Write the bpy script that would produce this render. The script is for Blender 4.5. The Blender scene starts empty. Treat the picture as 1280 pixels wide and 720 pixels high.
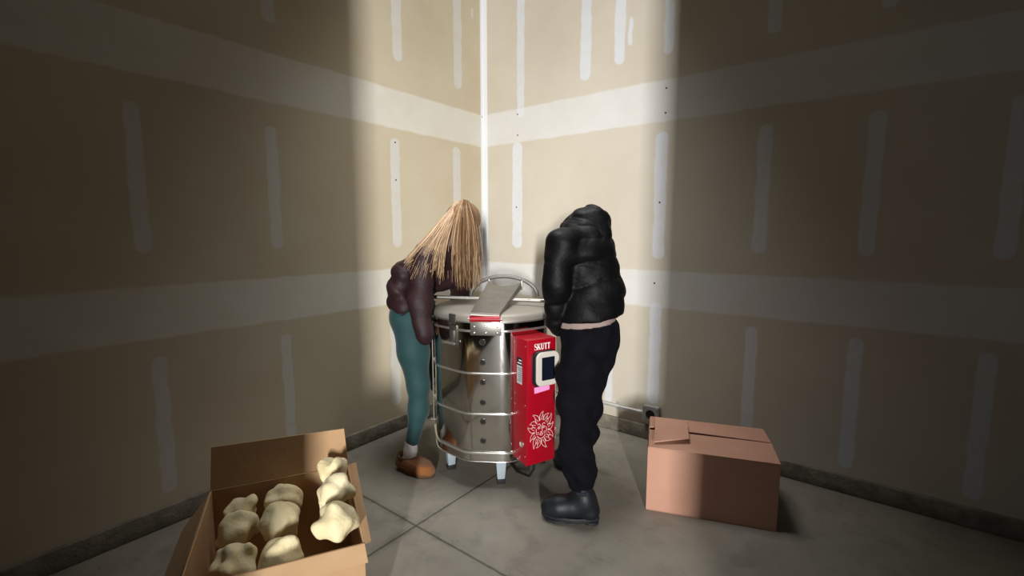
import bpy, bmesh, math, random
import numpy as np
from mathutils import Vector, Matrix
random.seed(7); rng = np.random.default_rng(7)
S = bpy.context.scene
COL = S.collection

# ------------------------------------------------------------------ survey of the place
FOC = 590.0                                  # lens in pixels of a 1280 wide frame
PITCH = math.atan(70 / FOC); EYE = 1.42
def ray(x, y):
    xc = (x - 640) / FOC; yc = -(y - 360) / FOC
    return Vector((xc, math.cos(PITCH) + math.sin(PITCH) * yc, -math.sin(PITCH) + math.cos(PITCH) * yc))
def at(x, y, Y):                             # sighted point at a surveyed depth
    r = ray(x, y); t = Y / r.y
    return Vector((r.x * t, Y, EYE + r.z * t))
def ground(x, y, z=0.0):
    r = ray(x, y); t = (z - EYE) / r.z
    return Vector((r.x * t, r.y * t, z))
CORNER = Vector((-0.243, 4.03, 0))
ANG = math.radians(37.5)
LD = Vector((-math.sin(ANG), -math.cos(ANG), 0))      # along the left wall, towards the viewer
RD = Vector((math.cos(ANG), -math.sin(ANG), 0))       # along the right wall
def on_wall(x, y, D, N):
    r = ray(x, y); o = Vector((0, 0, EYE))
    t = (CORNER - o).dot(N) / r.dot(N); p = o + r * t
    return (p - CORNER).dot(D), p.z
def on_left(x, y): return on_wall(x, y, LD, RD)
def on_right(x, y): return on_wall(x, y, RD, LD)

# ------------------------------------------------------------------ tagging
def tag(o, label=None, cat=None, group=None, kind=None):
    if label: o['label'] = label
    if cat: o['category'] = cat
    if group: o['group'] = group
    if kind: o['kind'] = kind
    return o
def empty(name, loc, rz=0.0):
    o = bpy.data.objects.new(name, None); COL.objects.link(o)
    o.empty_display_size = 0.1
    o.location = loc; o.rotation_euler = (0, 0, rz); return o
def link(name, me, mat, parent=None, world=True):
    """world=True: mesh coordinates are world ones; keep them there under a moved parent."""
    if mat is not None: me.materials.append(mat)
    o = bpy.data.objects.new(name, me); COL.objects.link(o)
    if parent is not None:
        o.parent = parent
        if world:
            bpy.context.view_layer.update()
            o.matrix_parent_inverse = parent.matrix_world.inverted()
    return o

# ------------------------------------------------------------------ mesh collector
class MB:
    def __init__(self): self.v = []; self.f = []; self.sm = []
    def add(self, vs, fs, smooth=False, M=None):
        n = len(self.v)
        for p in vs:
            p = Vector(p); self.v.append(M @ p if M else p)
        for f in fs: self.f.append([n + i for i in f]); self.sm.append(smooth)
        return self
    def box(self, c, s, M=None):
        x, y, z = (k / 2 for k in s); c = Vector(c)
        vs = [c + Vector((a * x, b * y, d * z)) for a in (-1, 1) for b in (-1, 1) for d in (-1, 1)]
        return self.add(vs, [(0, 1, 3, 2), (4, 6, 7, 5), (0, 4, 5, 1), (2, 3, 7, 6), (0, 2, 6, 4), (1, 5, 7, 3)], False, M)
    def prism(self, out, z0, z1, M=None, smooth=False, cap=True):
        n = len(out)
        vs = [(p[0], p[1], z0) for p in out] + [(p[0], p[1], z1) for p in out]
        self.add(vs, [(i, (i + 1) % n, n + (i + 1) % n, n + i) for i in range(n)], smooth, M)
        if cap:
            self.add([(p[0], p[1], z0) for p in out], [list(range(n))[::-1]], False, M)
            self.add([(p[0], p[1], z1) for p in out], [list(range(n))], False, M)
        return self
    def loft(self, rings, cap=True, smooth=True, M=None):
        n = len(rings[0]); vs = [p for r in rings for p in r]; fs = []
        for k in range(len(rings) - 1):
            for i in range(n):
                fs.append((k * n + i, k * n + (i + 1) % n, (k + 1) * n + (i + 1) % n, (k + 1) * n + i))
        if cap: fs += [list(range(n))[::-1], list(range((len(rings) - 1) * n, len(rings) * n))]
        return self.add(vs, fs, smooth, M)
    def tube(self, path, r, n=10, closed=False, M=None, cap=True):
        P = [Vector(p) for p in path]; m = len(P)
        R = r if isinstance(r, (list, tuple)) else [r] * m
        rings = []; up = None
        for i in range(m):
            if closed: t = P[(i + 1) % m] - P[i - 1]
            else: t = P[min(i + 1, m - 1)] - P[max(i - 1, 0)]
            t.normalize()
            if up is None:
                up = Vector((0, 0, 1)) if abs(t.z) < 0.9 else Vector((1, 0, 0))
            a = (up - t * up.dot(t)).normalized(); b = t.cross(a); up = a
            rings.append([P[i] + (a * math.cos(q) + b * math.sin(q)) * R[i] for q in [2 * math.pi * k / n for k in range(n)]])
        if closed: rings.append(rings[0])
        return self.loft(rings, cap and not closed, True, M)
    def lathe(self, prof, n=24, M=None):
        rings = [[(r * math.cos(2 * math.pi * k / n), r * math.sin(2 * math.pi * k / n), z) for k in range(n)] for r, z in prof]
        return self.loft(rings, True, True, M)
    def build(self, name, mat, parent=None, world=True, bevel=0.0, seg=2, autosmooth=35):
        me = bpy.data.meshes.new(name)
        me.from_pydata([tuple(p) for p in self.v], [], self.f)
        bm = bmesh.new(); bm.from_mesh(me)
        for f, s in zip(bm.faces, self.sm): f.smooth = s
        bmesh.ops.remove_doubles(bm, verts=bm.verts, dist=1e-5)
        if bevel:
            es = [e for e in bm.edges if len(e.link_faces) == 2 and e.calc_face_angle(0) > 0.5]
            bmesh.ops.bevel(bm, geom=es, offset=bevel, segments=seg, affect='EDGES', profile=0.5, clamp_overlap=True)
            for f in bm.faces: f.smooth = True
        bmesh.ops.recalc_face_normals(bm, faces=bm.faces)
        bm.to_mesh(me); bm.free()
        if bevel or any(self.sm):
            try: me.set_sharp_from_angle(angle=math.radians(autosmooth))
            except Exception: pass
        return link(name, me, mat, parent, world)

# ------------------------------------------------------------------ implicit bodies (surface nets)
class SDF:
    def __init__(self, lo, hi, h):
        self.lo = np.array(lo, float); self.h = h
        self.n = np.ceil((np.array(hi) - self.lo) / h).astype(int) + 1
        self.D = np.full(self.n, 1.0, np.float32)
        self.ax = [self.lo[i] + h * np.arange(self.n[i]) for i in range(3)]
    def _sub(self, lo, hi, pad):
        i0 = np.clip(np.floor((np.array(lo) - pad - self.lo) / self.h).astype(int), 0, self.n)
        i1 = np.clip(np.ceil((np.array(hi) + pad - self.lo) / self.h).astype(int) + 1, 0, self.n)
        sl = tuple(slice(a, b) for a, b in zip(i0, i1))
        P = np.stack(np.meshgrid(*[self.ax[k][sl[k]] for k in range(3)], indexing='ij'), -1)
        return sl, P
    def _mix(self, sl, d, k, cut):
        D = self.D[sl]
        if D.size == 0: return
        if cut: d = -d; h = np.clip(0.5 - 0.5 * (D - d) / k, 0, 1) if k > 0 else None; \
            self.D[sl] = (np.maximum(D, d) if k <= 0 else D * (1 - h) + d * h + k * h * (1 - h)); return
        if k <= 0: self.D[sl] = np.minimum(D, d); return
        h = np.clip(0.5 + 0.5 * (D - d) / k, 0, 1)
        self.D[sl] = D * (1 - h) + d * h - k * h * (1 - h)
    def cone(self, a, b, r1, r2, k=0.03, quilt=None, flat=None, cut=False):
        a = np.array(a, float); b = np.array(b, float); rm = max(r1, r2)
        sl, P = self._sub(np.minimum(a, b), np.maximum(a, b), rm * 1.1 + k * 2 + 0.03)
        Q = P - a
        if flat is not None:
            dr = np.array(flat[0], float); dr /= np.linalg.norm(dr)
            Q = Q + (flat[1] - 1) * (Q @ dr)[..., None] * dr
        ab = b - a; L2 = ab @ ab
        t = np.clip((Q @ ab) / L2, 0, 1)
        V = Q - t[..., None] * ab
        d = np.linalg.norm(V, axis=-1) - (r1 + t * (r2 - r1))
        if flat is not None: d = d / max(1.0, flat[1]) ** 0.5
        if quilt:
            sp, A, ph = quilt[:3]; s = (Q @ ab) / math.sqrt(L2)
            if len(quilt) > 3:
                s = s + quilt[4] * np.abs(P @ np.array(quilt[3], float) - quilt[5]) + 0.012 * np.sin(P[..., 0] * 31 + P[..., 2] * 17)
            d = d - A * (np.abs(np.sin(math.pi * (s / sp + ph))) ** 0.55 - 0.7)
        self._mix(sl, d, k, cut); return self
    def ell(self, c, r, k=0.03, M=None, cut=False):
        c = np.array(c, float); r = np.array(r, float)
        sl, P = self._sub(c, c, r.max() + 2 * k + 0.02)
        Q = P - c
        if M is not None: Q = Q @ np.array(M.to_3x3())
        k0 = np.linalg.norm(Q / r, axis=-1); k1 = np.linalg.norm(Q / (r * r), axis=-1) + 1e-9
        self._mix(sl, k0 * (k0 - 1) / k1, k, cut); return self
    def chain(self, pts, rs, k=0.03, **kw):
        for i in range(len(pts) - 1): self.cone(pts[i], pts[i + 1], rs[i], rs[i + 1], k, **kw)
        return self
    def noise(self, amp, freq, seed=0):
        g = np.random.default_rng(seed); P = np.stack(np.meshgrid(*self.ax, indexing='ij'), -1)
        for _ in range(7):
            d = g.normal(size=3); d /= np.linalg.norm(d)
            self.D += (amp / 2.6 * np.sin((P @ d) * freq * g.uniform(0.6, 1.7) + g.uniform(0, 6.3))).astype(np.float32)
        return self
    def field(self, fn):
        P = np.stack(np.meshgrid(*self.ax, indexing='ij'), -1); self.D -= fn(P).astype(np.float32); return self
    def half(self, p, nrm):                     # keep the side against the normal
        P = np.stack(np.meshgrid(*self.ax, indexing='ij'), -1)
        d = (P - np.array(p)) @ np.array(Vector(nrm).normalized())
        self.D = np.maximum(self.D, d.astype(np.float32)); return self
    def build(self, name, mat, parent=None, smooth=2):
        D = self.D.copy()
        for ax in range(3):
            for e in (0, -1):
                s = [slice(None)] * 3; s[ax] = e; D[tuple(s)] = np.maximum(D[tuple(s)], 0.01)
        ins = D < 0; n = self.n - 1
        acc = np.zeros((*n, 3)); cnt = np.zeros(n)
        offs = [(0, 0, 0), (1, 0, 0), (0, 1, 0), (1, 1, 0), (0, 0, 1), (1, 0, 1), (0, 1, 1), (1, 1, 1)]
        def blk(o, A): return A[o[0]:o[0] + n[0], o[1]:o[1] + n[1], o[2]:o[2] + n[2]]
        for i in range(8):
            for j in range(i + 1, 8):
                a, b = offs[i], offs[j]
                if sum(abs(p - q) for p, q in zip(a, b)) != 1: continue
                va, vb = blk(a, D), blk(b, D); m = (va < 0) != (vb < 0)
                t = np.where(m, va / np.where(m, va - vb, 1), 0)
                for k in range(3): acc[..., k] += np.where(m, a[k] + t * (b[k] - a[k]), 0)
                cnt += m
        act = cnt > 0; idx = -np.ones(n, int); idx[act] = np.arange(act.sum())
        cell = np.argwhere(act)
        V = self.lo + self.h * (cell + acc[act] / cnt[act][:, None])
        F = []
        for ax in range(3):
            u, w = (ax + 1) % 3, (ax + 2) % 3
            s0 = [slice(1, -1)] * 3; s0[ax] = slice(0, -1); s1 = [slice(1, -1)] * 3; s1[ax] = slice(1, None)
            A, B = ins[tuple(s0)], ins[tuple(s1)]
            for flip in (0, 1):
                e = np.argwhere((A & ~B) if not flip else (~A & B))
                if not len(e): continue
                e = e + 1; e[:, ax] -= 1
                q = []
                for du, dw in ((0, 0), (-1, 0), (-1, -1), (0, -1)):
                    c = e.copy(); c[:, u] += du; c[:, w] += dw
                    q.append(idx[c[:, 0], c[:, 1], c[:, 2]])
                q = np.stack(q, 1)
                F.append(q[:, ::-1] if flip else q)
        F = np.concatenate(F)
        E = np.concatenate([F[:, [0, 1]], F[:, [1, 2]], F[:, [2, 3]], F[:, [3, 0]]])
        for _ in range(smooth):
            sm = np.zeros_like(V); c = np.zeros(len(V))
            for a, b in ((0, 1), (1, 0)):
                for k in range(3): sm[:, k] += np.bincount(E[:, a], V[E[:, b], k], len(V))
                c += np.bincount(E[:, a], minlength=len(V))
            V = 0.45 * V + 0.55 * sm / np.maximum(c, 1)[:, None]
        me = bpy.data.meshes.new(name)
        me.vertices.add(len(V)); me.vertices.foreach_set('co', V.astype(np.float32).ravel())
        me.loops.add(F.size); me.loops.foreach_set('vertex_index', F.ravel().astype(np.int32))
        me.polygons.add(len(F)); me.polygons.foreach_set('loop_start', np.arange(0, F.size, 4, dtype=np.int32))
        me.polygons.foreach_set('use_smooth', np.ones(len(F), bool))
        me.update(calc_edges=True); me.validate()
        return link(name, me, mat, parent)

# ------------------------------------------------------------------ materials
def lin(c): return tuple(((k / 255) / 12.92 if k / 255 <= 0.04045 else ((k / 255 + 0.055) / 1.055) ** 2.4) for k in c)
def base_mat(name):
    m = bpy.data.materials.new(name); m.use_nodes = True
    nt = m.node_tree; return m, nt, nt.nodes['Principled BSDF']
def N(nt, kind, **kw):
    n = nt.nodes.new(kind)
    for k, v in kw.items():
        if k.startswith('i'):
            n.inputs[int(k[1:])].default_value = v
        else: setattr(n, k, v)
    return n
def objco(nt): return N(nt, 'ShaderNodeTexCoord').outputs['Object']
def noise(nt, scale, detail=4, rough=0.55, co=None, dist=0.0):
    n = N(nt, 'ShaderNodeTexNoise'); n.inputs['Scale'].default_value = scale; n.inputs['Detail'].default_value = detail
    n.inputs['Roughness'].default_value = rough; n.inputs['Distortion'].default_value = dist
    nt.links.new(co or objco(nt), n.inputs['Vector']); return n.outputs['Fac']
def ramp(nt, fac, stops):
    r = N(nt, 'ShaderNodeValToRGB'); e = r.color_ramp.elements
    while len(e) < len(stops): e.new(0.5)
    for k, (p, c) in enumerate(stops):
        e[k].position = p; e[k].color = (*lin(c), 1) if len(c) == 3 else c
    nt.links.new(fac, r.inputs[0]); return r.outputs[0]
def maprange(nt, v, a, b, c=0.0, d=1.0, smooth=True):
    m = N(nt, 'ShaderNodeMapRange'); m.interpolation_type = 'SMOOTHSTEP' if smooth else 'LINEAR'
    nt.links.new(v, m.inputs[0])
    for i, k in zip((1, 2, 3, 4), (a, b, c, d)): m.inputs[i].default_value = k
    return m.outputs[0]
def mixc(nt, fac, a, b):
    m = N(nt, 'ShaderNodeMix', data_type='RGBA')
    if isinstance(fac, (int, float)): m.inputs[0].default_value = fac
    else: nt.links.new(fac, m.inputs[0])
    for i, k in ((6, a), (7, b)):
        if isinstance(k, tuple): m.inputs[i].default_value = (*lin(k), 1)
        else: nt.links.new(k, m.inputs[i])
    return m.outputs[2]
def math_(nt, op, a, b=None):
    m = N(nt, 'ShaderNodeMath', operation=op)
    for i, k in enumerate((a, b)):
        if k is None: continue
        if isinstance(k, (int, float)): m.inputs[i].default_value = k
        else: nt.links.new(k, m.inputs[i])
    return m.outputs[0]
def bump(nt, b, h, strength=0.3, dist=0.01):
    n = N(nt, 'ShaderNodeBump'); n.inputs['Strength'].default_value = strength; n.inputs['Distance'].default_value = dist
    nt.links.new(h, n.inputs['Height']); nt.links.new(n.outputs[0], b.inputs['Normal'])
def simple(name, c1, c2=None, scale=20, rough=0.6, metal=0.0, bmp=0.0, bscale=None, spec=0.5, sheen=0.0, stretch=None, rrange=None, wrinkle=0.0):
    m, nt, b = base_mat(name)
    co = objco(nt)
    if stretch:
        mp = N(nt, 'ShaderNodeMapping'); mp.inputs['Scale'].default_value = stretch
        nt.links.new(co, mp.inputs[0]); co = mp.outputs[0]
    f = noise(nt, scale, co=co)
    nt.links.new(ramp(nt, f, [(0.3, c1), (0.7, c2 or tuple(min(255, int(k * 1.12)) for k in c1))]), b.inputs['Base Color'])
    b.inputs['Roughness'].default_value = rough; b.inputs['Metallic'].default_value = metal
    b.inputs['Specular IOR Level'].default_value = spec
    if rrange: nt.links.new(maprange(nt, f, 0.3, 0.7, *rrange), b.inputs['Roughness'])
    if sheen: b.inputs['Sheen Weight'].default_value = sheen
    if wrinkle:
        h = math_(nt, 'ADD', noise(nt, 6, 2, .5, co, .9), math_(nt, 'MULTIPLY', noise(nt, bscale or 40, 3, .6, co, .8), .35))
        bump(nt, b, h, wrinkle, 0.035)
    elif bmp: bump(nt, b, noise(nt, bscale or scale * 4, co=co), bmp)
    return m

def drywall(name, lit_tone, mud, streaks, dots, side):
    """Bare drywall with joint compound: two taped courses, stud and screw streaks, corner bead."""
    m, nt, b = base_mat(name); co = objco(nt)
    sep = N(nt, 'ShaderNodeSeparateXYZ'); nt.links.new(co, sep.inputs[0])
    cmb = N(nt, 'ShaderNodeCombineXYZ'); nt.links.new(sep.outputs[0], cmb.inputs[0]); nt.links.new(sep.outputs[2], cmb.inputs[1])
    p = cmb.outputs[0]
    nz = N(nt, 'ShaderNodeTexNoise'); nz.inputs['Scale'].default_value = 9; nz.inputs['Detail'].default_value = 3
    nt.links.new(p, nz.inputs['Vector'])
    sc = N(nt, 'ShaderNodeVectorMath', operation='MULTIPLY_ADD'); nt.links.new(nz.outputs['Color'], sc.inputs[0])
    sc.inputs[1].default_value = (0.030, 0.02, 0); sc.inputs[2].default_value = (-0.015, -0.01, 0)
    ad = N(nt, 'ShaderNodeVectorMath', operation='ADD'); nt.links.new(p, ad.inputs[0]); nt.links.new(sc.outputs[0], ad.inputs[1])
    pw = ad.outputs[0]
    def rect(src, cx, cz, hx, hz, r):
        a = N(nt, 'ShaderNodeVectorMath', operation='SUBTRACT'); nt.links.new(src, a.inputs[0]); a.inputs[1].default_value = (cx, cz, 0)
        c = N(nt, 'ShaderNodeVectorMath', operation='ABSOLUTE'); nt.links.new(a.outputs[0], c.inputs[0])
        d = N(nt, 'ShaderNodeVectorMath', operation='SUBTRACT'); nt.links.new(c.outputs[0], d.inputs[0]); d.inputs[1].default_value = (hx - r, hz - r, 0)
        e = N(nt, 'ShaderNodeVectorMath', operation='MAXIMUM'); nt.links.new(d.outputs[0], e.inputs[0]); e.inputs[1].default_value = (0, 0, 0)
        g = N(nt, 'ShaderNodeVectorMath', operation='LENGTH'); nt.links.new(e.outputs[0], g.inputs[0])
        return math_(nt, 'SUBTRACT', g.outputs['Value'], r)
    def union(lst):
        o = lst[0]
        for k in lst[1:]: o = math_(nt, 'MINIMUM', o, k)
        return o
    bands = union([rect(pw, 5, 2.245, 6, 0.122, 0.001), rect(pw, 5, 1.045, 6, 0.118, 0.001)])
    st = union([rect(pw, *s) for s in streaks])
    bead = rect(p, 0.0, 2, {'r': 0.052, 'l': 0.022}[side], 4, 0.001)
    mb = maprange(nt, bands, 0.016, -0.02); ms = maprange(nt, st, 0.006, -0.006); mc = maprange(nt, bead, 0.004, -0.002)
    dirt = noise(nt, 2.2, 5, 0.6, p); fine = noise(nt, 60, 3, 0.6, p)
    paper = ramp(nt, dirt, [(0.3, lit_tone[0]), (0.7, lit_tone[1])])
    mudc = ramp(nt, noise(nt, 7, 5, 0.6, p), [(0.3, mud[0]), (0.7, mud[1])])
    streakc = mixc(nt, 0.30, mud[2], paper)
    c = mixc(nt, math_(nt, 'MULTIPLY', ms, maprange(nt, noise(nt, 14, 4, 0.6, p), 0.25, 0.55, 0.7, 0.95)), paper, streakc)
    c = mixc(nt, math_(nt, 'MULTIPLY', mb, maprange(nt, noise(nt, 5, 4, 0.6, p), 0.2, 0.6, 0.8, 1.0)), c, mudc)
    c = mixc(nt, mc, c, mud[3])
    dd = union([rect(p, x, z, 0.006, 0.006, 0.0055) for x, z in dots])
    c = mixc(nt, maprange(nt, dd, 0.001, -0.001), c, (60, 56, 50))
    nt.links.new(c, b.inputs['Base Color'])
    b.inputs['Roughness'].default_value = 0.85; b.inputs['Specular IOR Level'].default_value = 0.15
    h = math_(nt, 'ADD', math_(nt, 'MULTIPLY', union([st, bands]), -6), math_(nt, 'MULTIPLY', fine, 0.15))
    hh = N(nt, 'ShaderNodeClamp'); nt.links.new(h, hh.inputs[0])
    bump(nt, b, hh.outputs[0], 0.12, 0.004)
    return m

def streaks_from(fn, lst):
    out = []
    for x, y0, y1, w in lst:
        s0, z0 = fn(x, y0); s1, z1 = fn(x, y1); sa, _ = fn(x - w / 2, (y0 + y1) / 2); sb, _ = fn(x + w / 2, (y0 + y1) / 2)
        cx = (sa + sb) / 2; hx = abs(sb - sa) / 2; hz = abs(z0 - z1) / 2
        out.append((cx, (z0 + z1) / 2, hx, hz, min(hx, hz) * 0.9))
    return out
sl = streaks_from(on_left, [(495, -60, 76, 12), (495, 173, 309, 11), (571.5, -60, 110, 10), (571, 184, 256, 9), (590, 10, 22, 3), (494.5, 388, 506, 11)])
sr = streaks_from(on_right, [(651, -60, 146, 9), (646.5, 178, 310, 12), (733, -60, 100, 13), (776, -60, 80, 13), (788.5, 22, 56, 5),
                             (838, -60, 67, 12), (825, 165, 323, 15), (761, 436, 502, 9), (818, 378, 505, 14)])
for k in range(6):                                   # the studs go on along both walls
    s = 1.12 + 0.61 * (k + 1); sl += [(s, 2.95, 0.035, 0.42, 0.03), (s + 0.02, 1.66, 0.032, 0.33, 0.028), (s, 0.5, 0.03, 0.34, 0.028)]
    s = 1.62 + 0.50 * (k + 1); sr += [(s, 2.9, 0.035, 0.4, 0.03), (s - 0.01, 1.66, 0.035, 0.36, 0.03), (s - 0.02, 0.5, 0.033, 0.36, 0.03)]
dl = [on_left(*q) for q in ((494, 178), (495, 225), (603, 146))]
dr = [on_right(*q) for q in ((647, 143), (647, 169), (833, 110), (832, 141), (645.5, 259), (824.5, 253), (818, 354))]
M_wl = drywall('drywall_left_shaded', ((188, 174, 148), (196, 184, 159)), ((222, 222, 216), (230, 231, 227), (206, 206, 202), (224, 225, 226)), sl, dl, 'l')  # duller tones put this wall's weaker light into the colour
M_wr = drywall('drywall_right_lit', ((196, 186, 168), (204, 195, 178)), ((222, 225, 229), (230, 233, 237), (216, 221, 228), (228, 230, 232)), sr, dr, 'r')  # lighter tones put this wall's stronger light into the colour

def concrete():
    m, nt, b = base_mat('floor_concrete'); co = objco(nt)
    sep = N(nt, 'ShaderNodeSeparateXYZ'); nt.links.new(co, sep.inputs[0])
    c = ramp(nt, noise(nt, 1.3, 6, 0.6, co), [(0.3, (121, 117, 106)), (0.7, (146, 139, 126))])
    bl = maprange(nt, noise(nt, 5, 6, 0.65, co, 0.6), 0.45, 0.75)
    c = mixc(nt, math_(nt, 'MULTIPLY', bl, 0.55), c, (98, 93, 82))
    mp = N(nt, 'ShaderNodeMapping'); mp.inputs['Scale'].default_value = (2.5, 14, 1); mp.inputs['Rotation'].default_value = (0, 0, 0.7)
    nt.links.new(co, mp.inputs[0])
    scr = maprange(nt, noise(nt, 4, 5, 0.7, mp.outputs[0]), 0.58, 0.70)
    c = mixc(nt, math_(nt, 'MULTIPLY', scr, 0.4), c, (84, 80, 72))
    spk = maprange(nt, noise(nt, 30, 3, 0.7, co), 0.70, 0.76)
    c = mixc(nt, math_(nt, 'MULTIPLY', spk, 0.35), c, (70, 66, 60))
    wob = math_(nt, 'MULTIPLY', math_(nt, 'SUBTRACT', noise(nt, 25, 3, 0.6, co), 0.5), 0.008)
    P = ground(520, 657) - CORNER; u0, v0 = P.dot(RD), P.dot(LD)
    ds = []
    for ch, base in ((0, u0), (1, -v0)):
        for off in (-3.0, 0.0, 3.0):
            ds.append(math_(nt, 'ABSOLUTE', math_(nt, 'ADD', math_(nt, 'SUBTRACT', sep.outputs[ch], base + off), wob)))
    d = ds[0]
    for k in ds[1:]: d = math_(nt, 'MINIMUM', d, k)
    halo = maprange(nt, d, 0.05, 0.0); line = maprange(nt, d, 0.009, 0.002)
    c = mixc(nt, math_(nt, 'MULTIPLY', math_(nt, 'MULTIPLY', halo, maprange(nt, noise(nt, 7, 5, 0.7, co), 0.4, 0.65)), 0.6), c, (86, 82, 72))
    c = mixc(nt, math_(nt, 'MULTIPLY', line, 0.7), c, (52, 48, 40))
    nt.links.new(c, b.inputs['Base Color'])
    nt.links.new(maprange(nt, noise(nt, 3, 4, 0.6, co), 0.3, 0.7, 0.42, 0.62), b.inputs['Roughness'])
    b.inputs['Specular IOR Level'].default_value = 0.35
    h = math_(nt, 'SUBTRACT', math_(nt, 'MULTIPLY', noise(nt, 45, 5, 0.65, co), 0.3), line)
    bump(nt, b, h, 0.25, 0.006)
    return m
M_floor = concrete()
M_curb = simple('curb_concrete', (98, 92, 80), (138, 130, 114), 14, 0.8, bmp=0.6, bscale=40)
M_ceil = simple('ceiling_board', (120, 114, 102), (130, 124, 112), 3, 0.9)  # unseen ceiling toned dark to weaken bounce onto the side walls
M_dim = simple('front_wall_board', (96, 90, 78), (108, 101, 88), 3, 0.9)  # unseen walls darkened as well, so less bounce reaches the sides
M_steel = simple('polished_stainless', (196, 192, 186), (206, 203, 198), 3, 0.09, 1.0, rrange=(0.06, 0.13))
M_lid = simple('brushed_lid_steel', (140, 133, 122), (150, 143, 132), 3, 0.6, 0.5, bmp=0.03, bscale=300)
M_galv = simple('hinge_steel', (126, 122, 115), (138, 134, 127), 18, 0.38, 0.9)
M_band = simple('bright_steel_strap', (226, 222, 214), (236, 233, 226), 30, 0.24, 0.9)
M_rod = simple('rod_steel', (142, 138, 130), (152, 148, 140), 30, 0.46, 0.8)
M_hoop = simple('dull_grey_tube', (104, 101, 96), (116, 113, 107), 20, 0.5, 0.4)
M_brick = simple('soft_brick', (214, 206, 188), (226, 218, 200), 20, 0.9)
M_hole = simple('peephole_dark', (20, 17, 15), (30, 27, 24), 20, 0.9)
M_red = simple('red_powdercoat', (150, 3, 24), (158, 6, 29), 3, 0.32, spec=0.5)
M_reddk = simple('red_sleeve', (150, 10, 26), (164, 14, 32), 8, 0.4)
M_silver = simple('pale_line_print', (224, 196, 190), (232, 206, 200), 20, 0.5)
M_white = simple('white_print', (236, 232, 226), (244, 240, 234), 20, 0.5)
M_frame = simple('warm_grey_bezel', (196, 188, 176), (204, 197, 186), 10, 0.4)
M_blackpl = simple('black_plastic', (20, 20, 22), (28, 28, 30), 10, 0.4)
M_screen = simple('screen_glass', (14, 18, 28), (20, 26, 38), 3, 0.08)
M_pink = simple('pink_paper_note', (230, 140, 196), (238, 152, 206), 10, 0.8)
M_lblgrey = simple('label_grey', (176, 176, 178), (190, 190, 192), 10, 0.6)
M_leg = simple('pale_grey_leg_paint', (150, 164, 170), (164, 176, 182), 6, 0.4)
M_rubber = simple('black_rubber', (16, 16, 17), (24, 24, 25), 30, 0.7)
M_brown = simple('plum_brown_nylon', (35, 16, 19), (43, 22, 24), 5, 0.6, bscale=34, spec=.3, wrinkle=.22)
M_teal = simple('teal_leggings', (14, 53, 54), (18, 61, 61), 12, 0.75, bmp=0.05, bscale=300, sheen=0.15)
M_skin = simple('skin', (204, 150, 124), (214, 162, 136), 12, 0.5)
M_sock = simple('white_sock', (236, 230, 228), (244, 240, 238), 30, 0.9, bmp=0.4, bscale=200)
M_suede = simple('tan_suede', (122, 72, 30), (138, 86, 40), 12, 0.95, bmp=0.25, bscale=120, sheen=0.2)
M_sole = simple('brown_sole', (92, 56, 28), (106, 66, 34), 20, 0.85)
M_trim = simple('slipper_braid', (88, 60, 52), (116, 84, 72), 90, 0.9, bmp=0.5, bscale=200)
M_black = simple('black_nylon', (6, 6, 7), (10, 9, 11), 5, 0.55, bscale=34, spec=.16, wrinkle=.22)
M_pants = simple('black_joggers', (8, 8, 13), (13, 12, 19), 10, 0.9, bscale=26, spec=.12, wrinkle=.25)
M_boot = simple('navy_black_leather', (15, 18, 22), (21, 25, 30), 10, 0.5, bmp=0.1, bscale=60, spec=.35)
M_bsole = simple('boot_rubber', (20, 22, 25), (27, 29, 32), 10, 0.6)
M_elastic = simple('boot_elastic', (16, 18, 28), (22, 25, 36), 60, 0.85, stretch=(60, 60, 1))
M_shirt = simple('dusty_pink_shirt', (140, 120, 112), (154, 134, 126), 14, 0.9, bmp=0.3, bscale=30)
M_card = simple('tan_cardboard', (176, 140, 102), (192, 156, 116), 5, 0.85, bmp=0.1, bscale=60)
M_cardp = simple('pinkish_cardboard', (188, 140, 116), (197, 150, 127), 4, 0.85, bmp=0.08, bscale=60)
M_foam = simple('cream_foam', (226, 208, 158), (238, 224, 184), 10, 0.8, bmp=0.5, bscale=40)
M_conduit = simple('galvanised_conduit', (190, 189, 184), (202, 200, 195), 20, 0.4, 0.4)
M_jbox = simple('outlet_box_steel', (150, 150, 147), (164, 163, 159), 20, 0.5, 0.3)
M_eye = simple('eye_white', (225, 220, 214), (232, 228, 222), 10, 0.2)
M_brow = simple('lip_tone', (172, 98, 88), (180, 108, 96), 10, 0.5)

def hairmat():
    m, nt, b = base_mat('blonde_hair')
    a = N(nt, 'ShaderNodeAttribute'); a.attribute_name = 'tone'
    mp = N(nt, 'ShaderNodeMapping'); mp.inputs['Scale'].default_value = (90, 90, 3)
    nt.links.new(objco(nt), mp.inputs[0]); f = noise(nt, 1.5, 4, 0.6, mp.outputs[0])
    t = math_(nt, 'ADD', math_(nt, 'MULTIPLY', a.outputs['Fac'], 0.7), math_(nt, 'MULTIPLY', f, 0.35))
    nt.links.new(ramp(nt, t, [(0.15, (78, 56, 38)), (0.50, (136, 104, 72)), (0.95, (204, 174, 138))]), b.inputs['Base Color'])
    b.inputs['Roughness'].default_value = 0.45; b.inputs['Specular IOR Level'].default_value = 0.35
    return m
M_hair = hairmat()

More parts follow.
